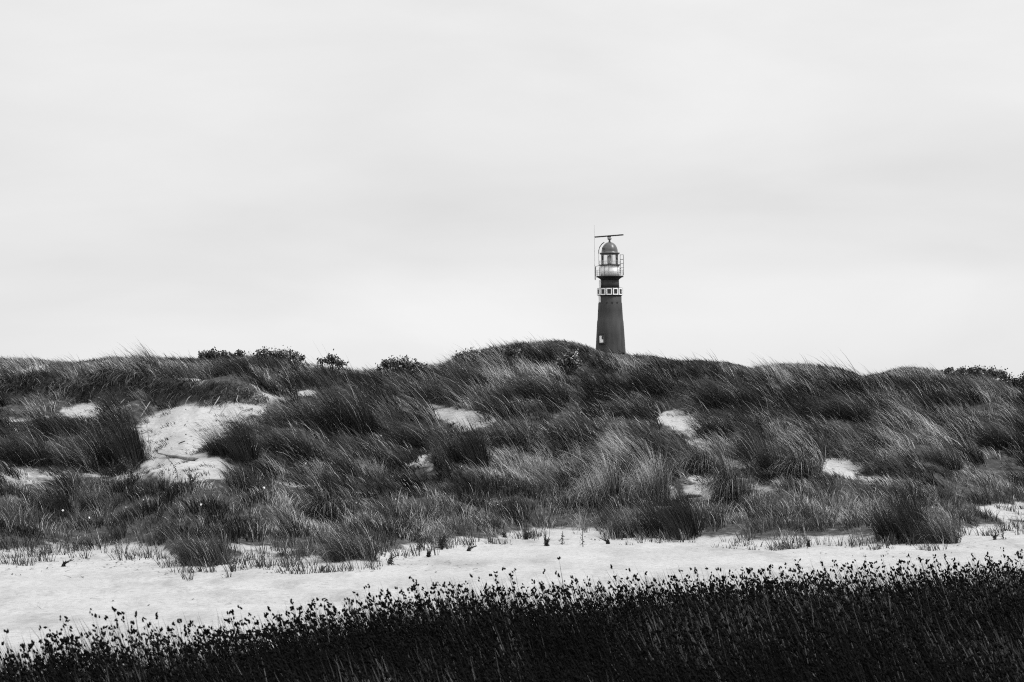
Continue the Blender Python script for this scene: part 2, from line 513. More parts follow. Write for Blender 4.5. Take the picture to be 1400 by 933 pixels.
L *= rng.uniform(.7, 1.3, len(cx)) * (1 - .45 * sstep(t, .90, .98))
skz = EYE + cy * np.interp(cx / cy, su, uv(sp[:, 0], sp[:, 1])[1])
hroom = np.maximum((skz - cz) / .66, .1)
L = np.where(t > .84, np.minimum(L, hroom * rng.uniform(.75, 1.3, len(cx))), L)
L = np.where((t > .92) & (cy < 51.5), np.maximum(L, np.minimum(hroom, .6) * rng.uniform(.6, 1.05, len(cx))), L)
L = np.minimum(L, np.maximum(clear_height(cx, cy, cz), .10))
C = np.stack([cx, cy, cz], 1)
is_low = low > .5
print('clumps', len(cx), is_low.sum())
rnd = rng.normal(0, .16, len(cx))
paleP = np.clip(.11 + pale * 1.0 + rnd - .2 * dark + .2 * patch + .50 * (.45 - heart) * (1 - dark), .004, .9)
baseV = np.clip(.066 - .06 * heart * (.3 + mdark[mi]) - .04 * dark + .06 * pale + .03 * patch, .008, .2) * np.exp(rng.normal(-.15, .55, len(cx)))  # tone varies per mound; occlusion shade in dense hearts is put into the albedo
hi = ~is_low
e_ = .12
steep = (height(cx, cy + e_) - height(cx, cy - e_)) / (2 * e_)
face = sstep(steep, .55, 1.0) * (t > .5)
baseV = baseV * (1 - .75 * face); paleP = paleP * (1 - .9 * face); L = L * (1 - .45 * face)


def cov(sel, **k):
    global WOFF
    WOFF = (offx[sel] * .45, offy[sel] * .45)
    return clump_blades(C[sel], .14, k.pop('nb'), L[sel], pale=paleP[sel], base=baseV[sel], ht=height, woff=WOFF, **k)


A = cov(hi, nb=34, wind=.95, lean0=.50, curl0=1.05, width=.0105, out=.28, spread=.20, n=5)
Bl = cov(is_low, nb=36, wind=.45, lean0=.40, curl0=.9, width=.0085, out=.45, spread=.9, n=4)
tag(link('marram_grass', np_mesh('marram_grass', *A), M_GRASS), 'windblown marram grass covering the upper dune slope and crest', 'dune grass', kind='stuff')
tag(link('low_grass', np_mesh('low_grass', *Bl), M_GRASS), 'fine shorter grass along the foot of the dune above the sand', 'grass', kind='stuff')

# ------------------------------------------------------------------ single tussocks
def tussock_mesh(name, nb, pale, base, arch=False, up=False):
    parts = []
    nsub = 9
    for q_ in range(nsub):
        a_ = rng.random() * 2 * PI; rr = .42 * math.sqrt(rng.random())
        C0 = np.array([[rr * math.cos(a_) * 1.1, rr * math.sin(a_), 0.0]])
        hs = rng.uniform(.55, 1.1) * (1.15 - .7 * rr / .42 * .5); tone = rng.uniform(.35, 1.8); pl = pale * rng.choice([.3, 1, 2.2])
        wo = (np.array([C0[0, 0] * 1.1]), np.array([C0[0, 1] * 1.1]))
        n_b = int(nb * .7) // nsub
        if arch:
            parts.append(clump_blades(C0, .2, n_b, 1.15 * hs, wind=.6, pale=min(.9, pl), lean0=.32, curl0=2.1, width=.008, out=.6, n=6, base=base * tone, spread=.6, woff=wo))
            parts.append(clump_blades(C0, .2, n_b // 2, .6 * hs, wind=.5, pale=.0, lean0=.3, curl0=.9, width=.008, out=.5, n=4, base=base * .5, woff=wo))
        else:
            parts.append(clump_blades(C0, .2, n_b, 1.12 * hs, wind=.9 if up else 1.15, pale=min(.8, pl), lean0=.34 if up else .5, curl0=.8 if up else 1.1, width=.008, out=.4, n=5, base=base * tone, spread=.3, woff=wo))
            parts.append(clump_blades(C0, .24, n_b // 3, .6 * hs, wind=.6, pale=.02, lean0=.5, curl0=.8, width=.008, out=.8, n=4, base=base * .8, woff=wo))
    V, F, v = join(parts)
    return np_mesh(name, V, F, v)


TM = {'w1': tussock_mesh('tussock_wind_a', 1900, .04, .022), 'w2': tussock_mesh('tussock_wind_b', 1900, .08, .03),
      'u1': tussock_mesh('tussock_upright_a', 2000, .02, .018, up=True), 'u2': tussock_mesh('tussock_upright_b', 1800, .07, .03, up=True),
      'a1': tussock_mesh('tussock_arched_a', 1700, .62, .05, arch=True), 'a2': tussock_mesh('tussock_arched_b', 1500, .22, .02, arch=True),
      'p1': tussock_mesh('tussock_pale', 420, .65, .07, arch=True)}
for m_ in TM.values(): m_.materials.append(M_GRASS)
for (bx, by, w, h, k, lab) in TUS:
    p = ground_hit(bx, by)
    mpp = p.y / FP
    o = bpy.data.objects.new('grass_tussock', TM[k]); COL.objects.link(o)
    o.location = (p.x + .1, p.y + .1, p.z - .03)
    w = w * .88
    sx = w * mpp / (1.25 if k[0] != 'a' else 1.6); szz = h * mpp / (.72 if k[0] != 'a' else .46)
    if k == 'p1': sx = w * mpp / 1.6; szz = h * mpp / .62
    o.scale = (sx, (sx + szz) / 2, szz)
    o.rotation_euler = (0, 0, rng.uniform(-.25, .25))
    tag(o, lab, 'grass tussock', 'tussocks standing out of the dune grass')

# turf hanging over the scarp on the left
P = []
pts = []
for X in np.arange(-13.5, -4.6, .012):
    Ys = np.arange(43, 49.5, .05)
    z = height(np.full_like(Ys, X), Ys); s = np.diff(z)
    k = int(np.argmax(s))
    if s[k] > .035 and vnoise(X * 1.4, 0, 77) > -.35:
        kk = min(k + 3, len(z) - 1)
        for _ in range(8):
            j = rng.uniform(-.25, .12); pts.append((X + rng.uniform(-.02, .02), Ys[kk] + j, 0))
pts = np.array(pts); pts[:, 2] = height(pts[:, 0], pts[:, 1]) - .01
n_ = len(pts)
az = -PI / 2 + rng.normal(-.3, .5, n_)
hang = blades(pts, np.cos(az), np.sin(az), rng.uniform(.14, .5, n_) * (1 + .6 * vnoise(pts[:, 0] * 2, 0, 5)), rng.uniform(.9, 1.4, n_), rng.uniform(.9, 1.9, n_), np.full(n_, .009), rng.normal(0, .6, n_),
              np.where(rng.random(n_) < .15, rng.uniform(.15, .3, n_), rng.uniform(.004, .03, n_)), 5)
tag(link('hanging_turf', np_mesh('hanging_turf', *hang), M_GRASS), 'matted turf and roots hanging over the eroded sand ledge', 'turf', kind='stuff')


# ------------------------------------------------------------------ foreground rushes
def octa_heads(P, S):
    """small ovoid spikelets: P (n,3), S (n,3 axis vec half length incl), radius"""
    pass


nst = 150000
u = rng.uniform(-.31, .31, nst); D0 = 0
SDu = stand_D(u)
q = rng.random(nst) ** .8
Dn = np.sqrt(8.2 ** 2 + q * ((SDu + .35) ** 2 - 8.2 ** 2))
X = u * Dn; Y = Dn
ed = (SDu - Y)
thin = sstep(ed + .25 * fbm(X * 1.6, Y * 1.6, 120, 2), -.3, .15)
kp = rng.random(nst) < np.clip(thin * (.8 + .5 * fbm(X * .9, Y * .9, 121)), .02, 1)
X, Y, ed = X[kp], Y[kp], ed[kp]
Z = height(X, Y) - .02
N = len(X)
hv = 1 + .13 * fbm(X * .7, Y * .7, 124, 2) + .10 * fbm(X * 2.5, Y * 2.5, 125, 2)
Ls = HST * 1.02 * hv * np.where(rng.random(N) < .3, rng.uniform(.88, 1.12, N), rng.uniform(.66, .95, N))
az = PI + rng.normal(0, .45, N) + .35 * fbm(X * .5, Y * .5, 126)
lean = rng.uniform(.1, .5, N); curl = rng.uniform(.0, .55, N)
patchv = .5 + .5 * fbm(X * 1.1, Y * 1.1, 127, 3)
vals = np.where(rng.random(N) < 1.6 * np.clip(patchv - .42, 0.01, .6), rng.uniform(.03, .16, N) * np.where(rng.random(N) < .12, 2, 1), rng.uniform(.002, .011, N) * (.5 + patchv))
V1, F1, v1 = blades(np.stack([X, Y, Z], 1), np.cos(az), np.sin(az), Ls, lean, curl, np.where(vals > .03, .009, .011) * rng.uniform(.7, 1.3, N), rng.normal(0, .6, N), vals, 4, 1.0)
# leafy blades, low and messy
m = 20000
ix = rng.integers(0, N, m)
az2 = rng.random(m) * 2 * PI
V2, F2, v2 = blades(np.stack([X[ix], Y[ix], Z[ix]], 1), np.cos(az2), np.sin(az2), Ls[ix] * .7, rng.uniform(.2, .8, m), rng.uniform(.3, 1.4, m), np.full(m, .008), rng.normal(0, .8, m),
                    rng.uniform(.002, .03, m), 4, 1.0)
VR, FR, vR = join([(V1, F1, v1), (V2, F2, v2)])
tag(link('rush_stand', np_mesh('rush_stand', VR, FR, vR), M_RUSH), 'dense dark stand of wind bent rushes filling the foreground', 'rushes', kind='stuff')
# seed heads at the tips
tips = V1.reshape(N, -1, 3)[:, -2:].mean(1)
sel = np.where(rng.random(N) < np.where(Ls > .70, .30, .03))[0]
nper = 3
cen = np.repeat(tips[sel], nper, 0) + rng.normal(0, 1, (len(sel) * nper, 3)) * np.array([.009, .009, .010])
rad = rng.uniform(.0055, .0105, len(cen)); ln = rad * rng.uniform(1.1, 1.9, len(cen))
axd = rng.normal(0, .5, (len(cen), 3)) + np.array([-.3, 0, 1.0]); axd /= np.linalg.norm(axd, axis=1)[:, None]
s1 = np.cross(axd, np.array([0, 1.0, .1])); s1 /= np.linalg.norm(s1, axis=1)[:, None]; s2 = np.cross(axd, s1)
ring = []
for kz, rr in ((-.45, .8), (.35, .75)):
    for j in range(5):
        an = 2 * PI * j / 5 + kz
        ring.append(cen + axd * (kz * ln)[:, None] + s1 * (np.cos(an) * rr * rad)[:, None] + s2 * (np.sin(an) * rr * rad)[:, None])
HV = np.stack([cen - axd * ln[:, None]] + ring + [cen + axd * ln[:, None] * 1.1], 1)
tri = []
for j in range(5):
    k = (j + 1) % 5
    tri += [(0, 1 + k, 1 + j), (1 + j, 1 + k, 6 + k), (1 + j, 6 + k, 6 + j), (6 + j, 6 + k, 11)]
tri = np.array(tri)
HF = (np.arange(len(cen)) * 12)[:, None, None] + tri[None]
tag(link('rush_seed_heads', np_mesh('rush_seed_heads', HV.reshape(-1, 3), HF.reshape(-1, 3)), M_HEAD), 'small black seed heads on top of the foreground rushes', 'seed heads', kind='stuff')


# ------------------------------------------------------------------ shrubs, small plants
def tube(bm, pts, radii, seg=6):
    rings = []
    for i, p in enumerate(pts):
        p = Vector(p)
        d = (Vector(pts[min(i + 1, len(pts) - 1)]) - Vector(pts[max(i - 1, 0)])).normalized()
        a_ = d.cross(Vector((.13, .2, 1)) if abs(d.z) < .9 else Vector((1, 0, 0))).normalized(); b_ = d.cross(a_)
        rings.append([bm.verts.new(p + (a_ * math.cos(2 * PI * k / seg) + b_ * math.sin(2 * PI * k / seg)) * radii[i]) for k in range(seg)])
    for i in range(len(rings) - 1):
        for k in range(seg):
            bm.faces.new((rings[i][k], rings[i][(k + 1) % seg], rings[i + 1][(k + 1) % seg], rings[i + 1][k]))
    bm.faces.new(rings[0][::-1]); bm.faces.new(rings[-1])


def bm_obj(name, bm, mat, parent=None, loc=None, smooth=False):
    me = bpy.data.meshes.new(name); bmesh.ops.recalc_face_normals(bm, faces=bm.faces); bm.to_mesh(me); bm.free()
    if smooth: me.polygons.foreach_set('use_smooth', [True] * len(me.polygons))
    return link(name, me, mat, parent, loc)


def leaves(cen, size, val, wd=.32):
    """small folded leaf rhombs"""
    n = len(cen)
    d = rng.normal(0, 1, (n, 3)) + np.array([0, 0, .5]); d /= np.linalg.norm(d, axis=1)[:, None]
    s = np.cross(d, rng.normal(0, 1, (n, 3))); s /= np.linalg.norm(s, axis=1)[:, None]
    nn = np.cross(d, s)
    L_ = size[:, None]
    P0 = cen - d * L_ * .5; P1 = cen + s * L_ * wd + nn * L_ * .08; P2 = cen + d * L_ * .5; P3 = cen - s * L_ * wd + nn * L_ * .08
    V = np.stack([P0, P1, P2, P3], 1).reshape(-1, 3)
    F = np.arange(n * 4).reshape(-1, 4)
    return V, F, np.repeat(val, 4)


def shrub(bx, by, w, h, lab, nclump, pale=.05, cat='shrub', group='dark shrubs on the dune crest', Y=None):
    if Y is None:
        p = ground_hit(bx, by)
    else:
        u_, v_ = uv(bx, by); X_ = float(u_) * Y
        p = Vector((X_, Y, float(height(np.array([X_]), np.array([Y]))[0])))
    mpp = p.y / FP
    u_, v_ = uv(bx, by)
    top = EYE + float(v_) * p.y + h * mpp - p.z      # height above ground so that it reaches the photo's top
    W = w * mpp * 1.08; top = max(.12, top - .03)
    root = bpy.data.objects.new('shrub', None); COL.objects.link(root); root.location = p
    tag(root, lab, cat, group)
    lo = max(.02, top - h * mpp)
    cs = []
    bm = bmesh.new()
    for i in range(nclump):
        fx = rng.uniform(-1, 1); env = (1 - .6 * min(1, abs(fx + .15)) ** 2) * rng.uniform(.45, 1.1)
        c = np.array([fx * W * .5, rng.uniform(-.35, .35) * W, lo + (top - lo) * env * rng.uniform(.55, 1)])
        r = rng.uniform(.055, .11)
        n = 46
        cs.append((c + rng.normal(0, .5, (n, 3)) * r, ))
        b0 = np.array([c[0] * .35 + rng.uniform(-.05, .05), c[1] * .4, -.05]); mid = (b0 + c) / 2 + rng.normal(0, .04, 3)
        tube(bm, [b0, mid, c], [.012, .009, .004], 5)
    bm_obj('stems', bm, M_TWIG, root)
    cen = np.concatenate([c[0] for c in cs]); n = len(cen)
    V, F, v = leaves(cen, rng.uniform(.035, .065, n), np.where(rng.random(n) < pale, rng.uniform(.2, .5, n), rng.uniform(.015, .05, n)))
    link('foliage', np_mesh('foliage', V, F, v, smooth=False), M_LEAF, root)


shrub(296, 488, 48, 8, 'small dark shrub on the crest above the sandy hollow, leftmost on the skyline', 26, .04, Y=49.5)
shrub(325, 491, 12, 8, 'tiny dark sprig on the crest right beside the leftmost skyline shrub', 6, .02, Y=49.5)
shrub(380, 494, 62, 16, 'wide ragged shrub with pale leaf edges, second on the skyline from the left', 40, .25, Y=49.5)
shrub(452, 498, 30, 12, 'small dark shrub alone on the low skyline left of centre', 14, .02, Y=49.5)
shrub(548, 506, 58, 18, 'rounded dark shrub with pale flecks on the skyline at the foot of the big hump', 44, .22, Y=49.5)
shrub(640, 496, 34, 16, 'dark leafy shrub on the left shoulder of the crest hump', 26, .15, Y=49.5)
shrub(668, 494, 30, 20, 'dark leafy shrub just right of the one on the hump shoulder', 22, .1, Y=49.5)
shrub(779, 502, 26, 22, 'dark shrub with a few whitish leaves on the crest left of the lighthouse', 24, .2, Y=48.6)
shrub(1336, 516, 78, 13, 'long dark shrub on the right skyline', 52, .03, Y=49.5)
shrub(1297, 514, 6, 8, 'single dark sprig on the right skyline left of the long shrub', 3, .0, Y=49.5)
shrub(1377, 522, 8, 11, 'small forked sprig on the skyline between the two right shrubs', 4, .0, Y=49.5)
shrub(1402, 535, 36, 24, 'dark shrub cut by the right picture edge', 30, .05, Y=49.3)
shrub(599, 520, 14, 9, 'small dark bush on the slope below the rounded skyline shrub', 8, .02)
shrub(627, 521, 22, 10, 'low dark bush below the hump shoulder, beside a smaller bush', 12, .02)
shrub(655, 523, 14, 10, 'small dark bush at the right end of the row below the hump shoulder', 8, .02)
shrub(703, 484, 20, 10, 'dark leaf clump buried in grass near the top of the hump', 10, .02, Y=48.8)


def weed(bx, by, hpx, lab, lean=0.0, spiky=True, name='seedling', cat='small plant', group='small plants on the bare sand', n_st=1, val=.02):
    p = ground_hit(bx, by); mpp = p.y / FP; H = hpx * mpp
    root = bpy.data.objects.new(name, None); COL.objects.link(root); root.location = p
    tag(root, lab, cat, group)
    bm = bmesh.new(); cen = []; sz = []
    if n_st > 1: n_st += 2
    for k in range(n_st):
        ln = lean + (rng.uniform(-.8, .8) if n_st > 1 else 0)
        hh = H * (rng.uniform(.6, 1) if n_st > 1 else 1)
        pts_ = [(ln * hh * s * s + rng.uniform(-.01, .01), rng.uniform(-.01, .01) + (0 if n_st == 1 else rng.uniform(-.05, .05) * s), hh * s - .02 * (s == 0)) for s in (0, .33, .66, 1)]
        tube(bm, pts_, [.007, .006, .005, .002], 5)
        for s in np.linspace(.12, .98, 12):
            i = min(2, int(s * 3)); f = s * 3 - i
            c = np.array(pts_[i]) * (1 - f) + np.array(pts_[i + 1]) * f
            for _ in range(4):
                a_ = rng.random() * 2 * PI; rr = rng.uniform(.1, 1) * hh * .30 * (1.1 - s)
                cen.append(c + np.array([math.cos(a_) * rr, math.sin(a_) * rr, rr * .2])); sz.append(.018 + .032 * (1.1 - s))
    bm_obj('stem', bm, M_TWIG, root)
    cen = np.array(cen); n = len(cen)
    V, F, v = leaves(cen, np.array(sz) * rng.uniform(.7, 1.2, n), rng.uniform(.5, 1.8, n) * val, .15)
    link('leaves', np_mesh('leaves', V, F, v, smooth=False), M_LEAF, root)


weed(797, 748, 26, 'tallest fir shaped seedling standing alone on the white sand', 0)
weed(769, 745, 18, 'slim upright seedling just left of the tallest one on the sand')
weed(747, 747, 14, 'low spreading plant with three shoots left of the slim seedling', .3, n_st=4)
weed(719, 738, 14, 'small dark rosette plant at the grass edge left of the low spreading plant', .2, n_st=4)
weed(690, 735, 9, 'tiny plant at the grass edge, furthest back on the sand near centre', -.4, n_st=2)
weed(640, 754, 8, 'small star shaped plant lying low on the open sand near centre', .9, n_st=4)
weed(604, 752, 30, 'bushy dark weed at the grass edge where the sand bay begins', .1, n_st=7)
weed(574, 752, 26, 'slender forked weed left of the bushy dark one at the sand bay', .1, n_st=3)
weed(586, 762, 12, 'low scraggly weed in front of the bushy dark one', .3, n_st=3)
weed(533, 772, 20, 'thin weed at the sand edge below the windswept tussock', .2, n_st=2)
weed(832, 744, 9, 'flat creeping sprig on the sand right of the tallest seedling', -1.0, n_st=3)
weed(86, 775, 10, 'low dark sprig alone on the sand at far left', .8, n_st=3)
weed(1360, 738, 12, 'small dark plant on the sand near the right edge, left of its taller neighbour', 0, n_st=2)
weed(1372, 738, 16, 'small upright plant on the sand nearest the right picture edge', 0)
weed(1105, 748, 12, 'single small weed poking from the grass edge right of centre', .1, n_st=2)
weed(440, 782, 9, 'dark little sprig on the sand in front of the grass left of centre', .6, n_st=2)
weed(244, 656, 32, 'spiky dark stalk leaning left below the driftwood branch', -.55, name='weed_stalk', cat='weed', group=None, val=.02)
weed(652, 632, 50, 'dark spire shaped weed at the left side of the round dark tussock', -.25, name='weed_stalk', cat='weed', group=None, val=.02)
weed(180, 655, 34, 'leafy weeds under the tall tussock at the left rim of the hollow', .1, name='weed_stalk', cat='weed', group=None, n_st=6, val=.08)
weed(155, 652, 30, 'dark leafy weed left of the pale leafy one under the tall tussock', .1, name='weed_stalk', cat='weed', group=None, n_st=4, val=.03)
weed(262, 664, 20, 'matted creeping plant on the sand just below the driftwood branch', .2, name='creeping_plant', cat='plant', group=None, n_st=8, val=.12)

# white flower heads in the low grass
FL = [(86, 698, 'leftmost white flower dot near the two small dark tussocks'), (122, 708, 'white flower dot just below the right one of the two small dark tussocks'),
      (152, 702, 'white flower dot right of the two small dark tussocks'), (172, 694, 'white flower dot midway between the small dark tussocks and the creeping plant'),
      (196, 684, 'white flower dot below the creeping plant'), (262, 656, 'white flower at the creeping plant below the driftwood'), (275, 690, 'white flower dot furthest right in the left group below the driftwood'),
      (361, 667, 'white flower dot at the left end of the pale strip left of centre'), (406, 666, 'white flower dot on the pale strip left of centre'), (487, 688, 'white flower dot above the domed dark tussock'),
      (541, 683, 'white flower dot in low grass right of the domed dark tussock'), (680, 690, 'white flower dot in low grass near the picture centre'), (418, 634, 'white flower dot on the slope right of the bushy tussock'),
      (454, 634, 'white flower dot left of the pale drooping tuft'), (631, 638, 'white flower dot at the foot of the round very dark tussock'), (521, 596, 'white flower dot highest on the slope, on the largest tussock')]
bm = bmesh.new(); bmesh.ops.create_icosphere(bm, subdivisions=1, radius=.016, matrix=Matrix.Diagonal((1, 1, .6, 1)))
for k in range(6):
    a_ = k * PI / 3
    q4 = [bm.verts.new((math.cos(a_ + d) * r_, math.sin(a_ + d) * r_, z_)) for d, r_, z_ in ((0, .01, 0), (.4, .024, .004), (0, .032, .006), (-.4, .024, .004))]
    bm.faces.new(q4)
fm = bpy.data.meshes.new('petals'); bm.to_mesh(fm); bm.free(); fm.materials.append(M_PETAL)
for i, (fx, fy, lab) in enumerate(FL):
    p = ground_hit(fx, fy + 12)
    hgt = .50
    root = bpy.data.objects.new('white_flower', None); COL.objects.link(root); root.location = p
    tag(root, lab, 'flower', 'white flowers dotted in the grass')
    u_, v_ = uv(fx, fy); zt = EYE + float(v_) * (p.y - .35)
    hd = link('flower_head', fm, None, root); hd.scale = (.6, .6, .6); hd.location = (float(u_) * (p.y - .35) - p.x, -.35, zt - p.z); hd.rotation_euler = (1.1, 0, i)
    bm = bmesh.new(); e = hd.location; tube(bm, [(0, 0, -.03), (e.x * .4, e.y * .3, e.z * .6), tuple(e)], [.004, .003, .002], 4)
    bm_obj('stem', bm, M_TWIG, root)

# driftwood branch in the hollow
A0 = ground_hit(213, 625); A1 = ground_hit(271, 631)
bm = bmesh.new()
d = A1 - A0
pts_ = [A0 + d * s + Vector((0, .03 * math.sin(s * 9), .02 + dz)) for s, dz in ((0, .05), (.15, .04), (.35, .02), (.5, .03), (.68, .0), (.85, .0), (1, .03))]
p0 = pts_[0].copy()
tube(bm, [p - p0 for p in pts_], [.006, .012, .022, .020, .034, .040, .010], 9)
bz = pts_[2] - p0
tube(bm, [bz, bz + Vector((-.08, -.06, .03)), bz + Vector((-.2, -.1, .02))], [.012, .008, .004], 6)
o = bm_obj('driftwood_branch', bm, M_WOOD, None, p0, True)
tag(o, 'pale driftwood branch lying across the bare sand of the hollow', 'driftwood')
A0 = ground_hit(248, 608); bm = bmesh.new(); tube(bm, [(-.05, 0, .01), (0, .01, .03), (.06, .02, .05)], [.008, .012, .008], 6)
tag(bm_obj('twig', bm, M_TWIG, None, A0), 'short dark twig sticking out of the bare sand above the driftwood', 'twig')


# lumps of cemented sand
def lump(px_, py_, w, h, lab):
    p = ground_hit(px_, py_); mpp = p.y / FP
    bm = bmesh.new(); bmesh.ops.create_icosphere(bm, subdivisions=3, radius=1)
    sx, sy, sz_ = w * mpp / 2, w * mpp / 2.4, h * mpp * .6
    sd = rng.integers(0, 99)
    for v in bm.verts:
        c = v.co; f = 1 + .5 * float(vnoise(c.x * 1.6 + 5, c.y * 1.6 + c.z * 2.1, sd)) + .25 * float(vnoise(c.x * 4, c.y * 4 + c.z * 5, sd + 1))
        v.co = Vector((c.x * sx, c.y * sy, c.z * sz_)) * f
    o = bm_obj('sand_lump', bm, M_LUMP, None, p + Vector((0, 0, sz_ * -.1)), True)
    tag(o, lab, 'sand lump', 'pale sand lumps under the overhanging tussocks')


M_LUMP = simple('crusted_sand', .33, .95, .3, 6, bump=1.0, bscale=14)
lump(897, 681, 24, 12, 'pale sand lump under the right overhanging tussock, lowest of the lumps')
lump(914, 670, 18, 9, 'small pale sand lump tucked behind the lowest one')
lump(944, 660, 24, 12, 'pale crusted sand lump below the flat dark arching tussock')
lump(952, 678, 26, 10, 'flat pale sand lump in the middle of the hollow under the arching grass')
lump(968, 684, 20, 10, 'pale sand lump at the right, against the dark arching tussock')

# exposed roots hanging at the scarp, and scattered litter on the sand
bm = bmesh.new()
for (rx, ry, ex, ey) in [(300, 548, 286, 566), (312, 552, 300, 570), (262, 545, 252, 556), (205, 552, 192, 572), (170, 548, 160, 560), (190, 545, 200, 560), (325, 545, 330, 560), (236, 540, 226, 550), (345, 560, 322, 572), (120, 548, 132, 556)]:
    a_ = ground_hit(rx, ry); b_ = ground_hit(ex, ey)
    tube(bm, [a_ + Vector((0, .02, .02)), (a_ + b_) / 2 + Vector((rng.uniform(-.05, .05), -.08, .05)), b_ + Vector((0, 0, .01))], [.012, .010, .005], 5)
tag(bm_obj('bare_roots', bm, M_ROOT), 'pale bare roots hanging down the eroded ledge', 'roots', kind='stuff')

nl = 15000
uu = rng.uniform(-.3, .3, nl); Yl = rng.uniform(20.5, 47, nl)
Xl = uu * Yl; tl = tfrac(Xl, Yl); zl = height(Xl, Yl); bl = bareness(Xl, Yl, zl)
nn = .5 + .5 * fbm(Xl * .5, Yl * 1.5, 140, 3)
pk = np.where(tl < .02, .05 + .95 * sstep(tl, -.5, 0), 1) * np.where(tl < .02, sstep(nn, .46, .66), bl * .65)
kp = rng.random(nl) < pk
Xl, Yl, zl = Xl[kp], Yl[kp], zl[kp]; n_ = len(Xl)
az = rng.random(n_) * 2 * PI
lit = blades(np.stack([Xl, Yl, zl + .004], 1), np.cos(az), np.sin(az), rng.uniform(.02, .13, n_) * rng.uniform(.5, 1.6, n_), np.full(n_, 1.35), rng.uniform(0, .3, n_), rng.uniform(.008, .028, n_), az + PI / 2, rng.uniform(.03, .15, n_), 2)
tag(link('plant_litter', np_mesh('plant_litter', *lit), M_GRASS), 'dark bits of dry plant litter scattered on the sand', 'litter', kind='stuff')
# sparse shoots in front of the grass edge
ns = 15000
uu = rng.uniform(-.3, .3, ns); Yl = rng.uniform(28, 44, ns); Xl = uu * Yl; tl = tfrac(Xl, Yl)
cl = fbm(Xl * 2.2, Yl * 2.2, 150, 2)
kp = (tl > -.15) & (tl < .14) & (rng.random(ns) < sstep(cl + 1.2 * tl + .08, .05, .25))
Xl, Yl = Xl[kp], Yl[kp]; n_ = len(Xl); zl = height(Xl, Yl) - .01
Cn = np.stack([Xl, Yl, zl], 1)
shoots = clump_blades(Cn, .05, 7, rng.uniform(.08, .3, n_), wind=.3, pale=.1, lean0=.4, curl0=.5, width=.009, out=.8, n=3, base=.04)
tag(link('sparse_shoots', np_mesh('sparse_shoots', *shoots), M_GRASS), 'thin scattered shoots where the grass gives way to sand', 'shoots', kind='stuff')

# ------------------------------------------------------------------ lighthouse
TY = 495.0
MPP = TY / FP
tu, _ = uv(834.3, 430); TX = float(tu) * TY


def tz(py): return EYE + float(uv(834.3, py)[1]) * TY


TB = 0.4
lh = bpy.data.objects.new('lighthouse', None); COL.objects.link(lh); lh.location = (TX, TY, TB)
tag(lh, 'dark round lighthouse with white framed windows and domed lantern rising behind the dune', 'lighthouse')
Zp = lambda py: tz(py) - TB
PXM = MPP


def lathe(name, prof, mat, parent, seg=48, cap=True):
    bm = bmesh.new(); rings = []
    for r_, z_ in prof:
        rings.append([bm.verts.new((r_ * math.cos(2 * PI * k / seg), r_ * math.sin(2 * PI * k / seg), z_)) for k in range(seg)])
    for i in range(len(rings) - 1):
        for k in range(seg):
            bm.faces.new((rings[i][k], rings[i][(k + 1) % seg], rings[i + 1][(k + 1) % seg], rings[i + 1][k]))
    if cap:
        bm.faces.new(rings[0][::-1]); bm.faces.new(rings[-1])
    o = bm_obj(name, bm, mat, parent)
    me = o.data
    for p in me.polygons: p.use_smooth = abs(p.normal.z) < .95
    return o


def box(bm, c, s, rotz=0.0, off=(0, 0, 0)):
    Mx = Matrix.Translation(c) @ Matrix.Rotation(rotz, 4, 'Z') @ Matrix.Translation(off) @ Matrix.Diagonal((s[0], s[1], s[2], 1))
    bmesh.ops.create_cube(bm, size=1, matrix=Mx)


def brick(name, v):
    m, nt, b = new_mat(name)
    N = nt.nodes.new; L_ = nt.links.new
    tc = N('ShaderNodeTexCoord'); n = N('ShaderNodeTexNoise'); n.inputs['Scale'].default_value = 1.2; n.inputs['Detail'].default_value = 8
    mp = N('ShaderNodeMapping'); mp.inputs['Scale'].default_value = (1, 1, .25)
    L_(tc.outputs['Object'], mp.inputs['Vector']); L_(mp.outputs[0], n.inputs['Vector'])
    w = N('ShaderNodeTexWave'); w.wave_type = 'BANDS'; w.bands_direction = 'Z'; w.inputs['Scale'].default_value = 2.2; w.inputs['Distortion'].default_value = .6; w.inputs['Detail'].default_value = 3
    L_(tc.outputs['Object'], w.inputs['Vector'])
    r = N('ShaderNodeValToRGB'); r.color_ramp.elements[0].position = .3; r.color_ramp.elements[1].position = .72
    r.color_ramp.elements[0].color = gray(v * .72); r.color_ramp.elements[1].color = gray(v * 1.25); L_(n.outputs['Fac'], r.inputs['Fac'])
    mx = N('ShaderNodeMixRGB'); mx.blend_type = 'MULTIPLY'; mx.inputs[0].default_value = .18
    L_(r.outputs[0], mx.inputs[1]); L_(w.outputs['Color'], mx.inputs[2]); L_(mx.outputs[0], b.inputs['Base Color'])
    b.inputs['Roughness'].default_value = .75
    bp = N('ShaderNodeBump'); bp.inputs['Strength'].default_value = .3; bp.inputs['Distance'].default_value = .03
    L_(w.outputs['Fac'], bp.inputs['Height']); L_(bp.outputs[0], b.inputs['Normal'])
    return m


M_BRICK = brick('painted_brick', .054)
M_DARK = simple('dark_iron', .03, .5, .2, 3)
M_WHITE = simple('white_paint', .85, .5, .06, 2.5)
M_PANEL = simple('weathered_white_paint', .86, .95, .12, 1.5, spec=.05)
M_DOME = simple('dome_sheet', .075, .35, .25, 1.5, spec=.5)
M_GREY = simple('grey_metal', .16, .45, .2, 3)
M_RAIL = simple('pale_railing_paint', .5, .5, .15, 3)
M_LENS = simple('lens_glass', .48, .2, .35, 6, spec=.6)
M_PANE = simple('dark_window_pane', .015, .15, .2, 3, spec=.5)


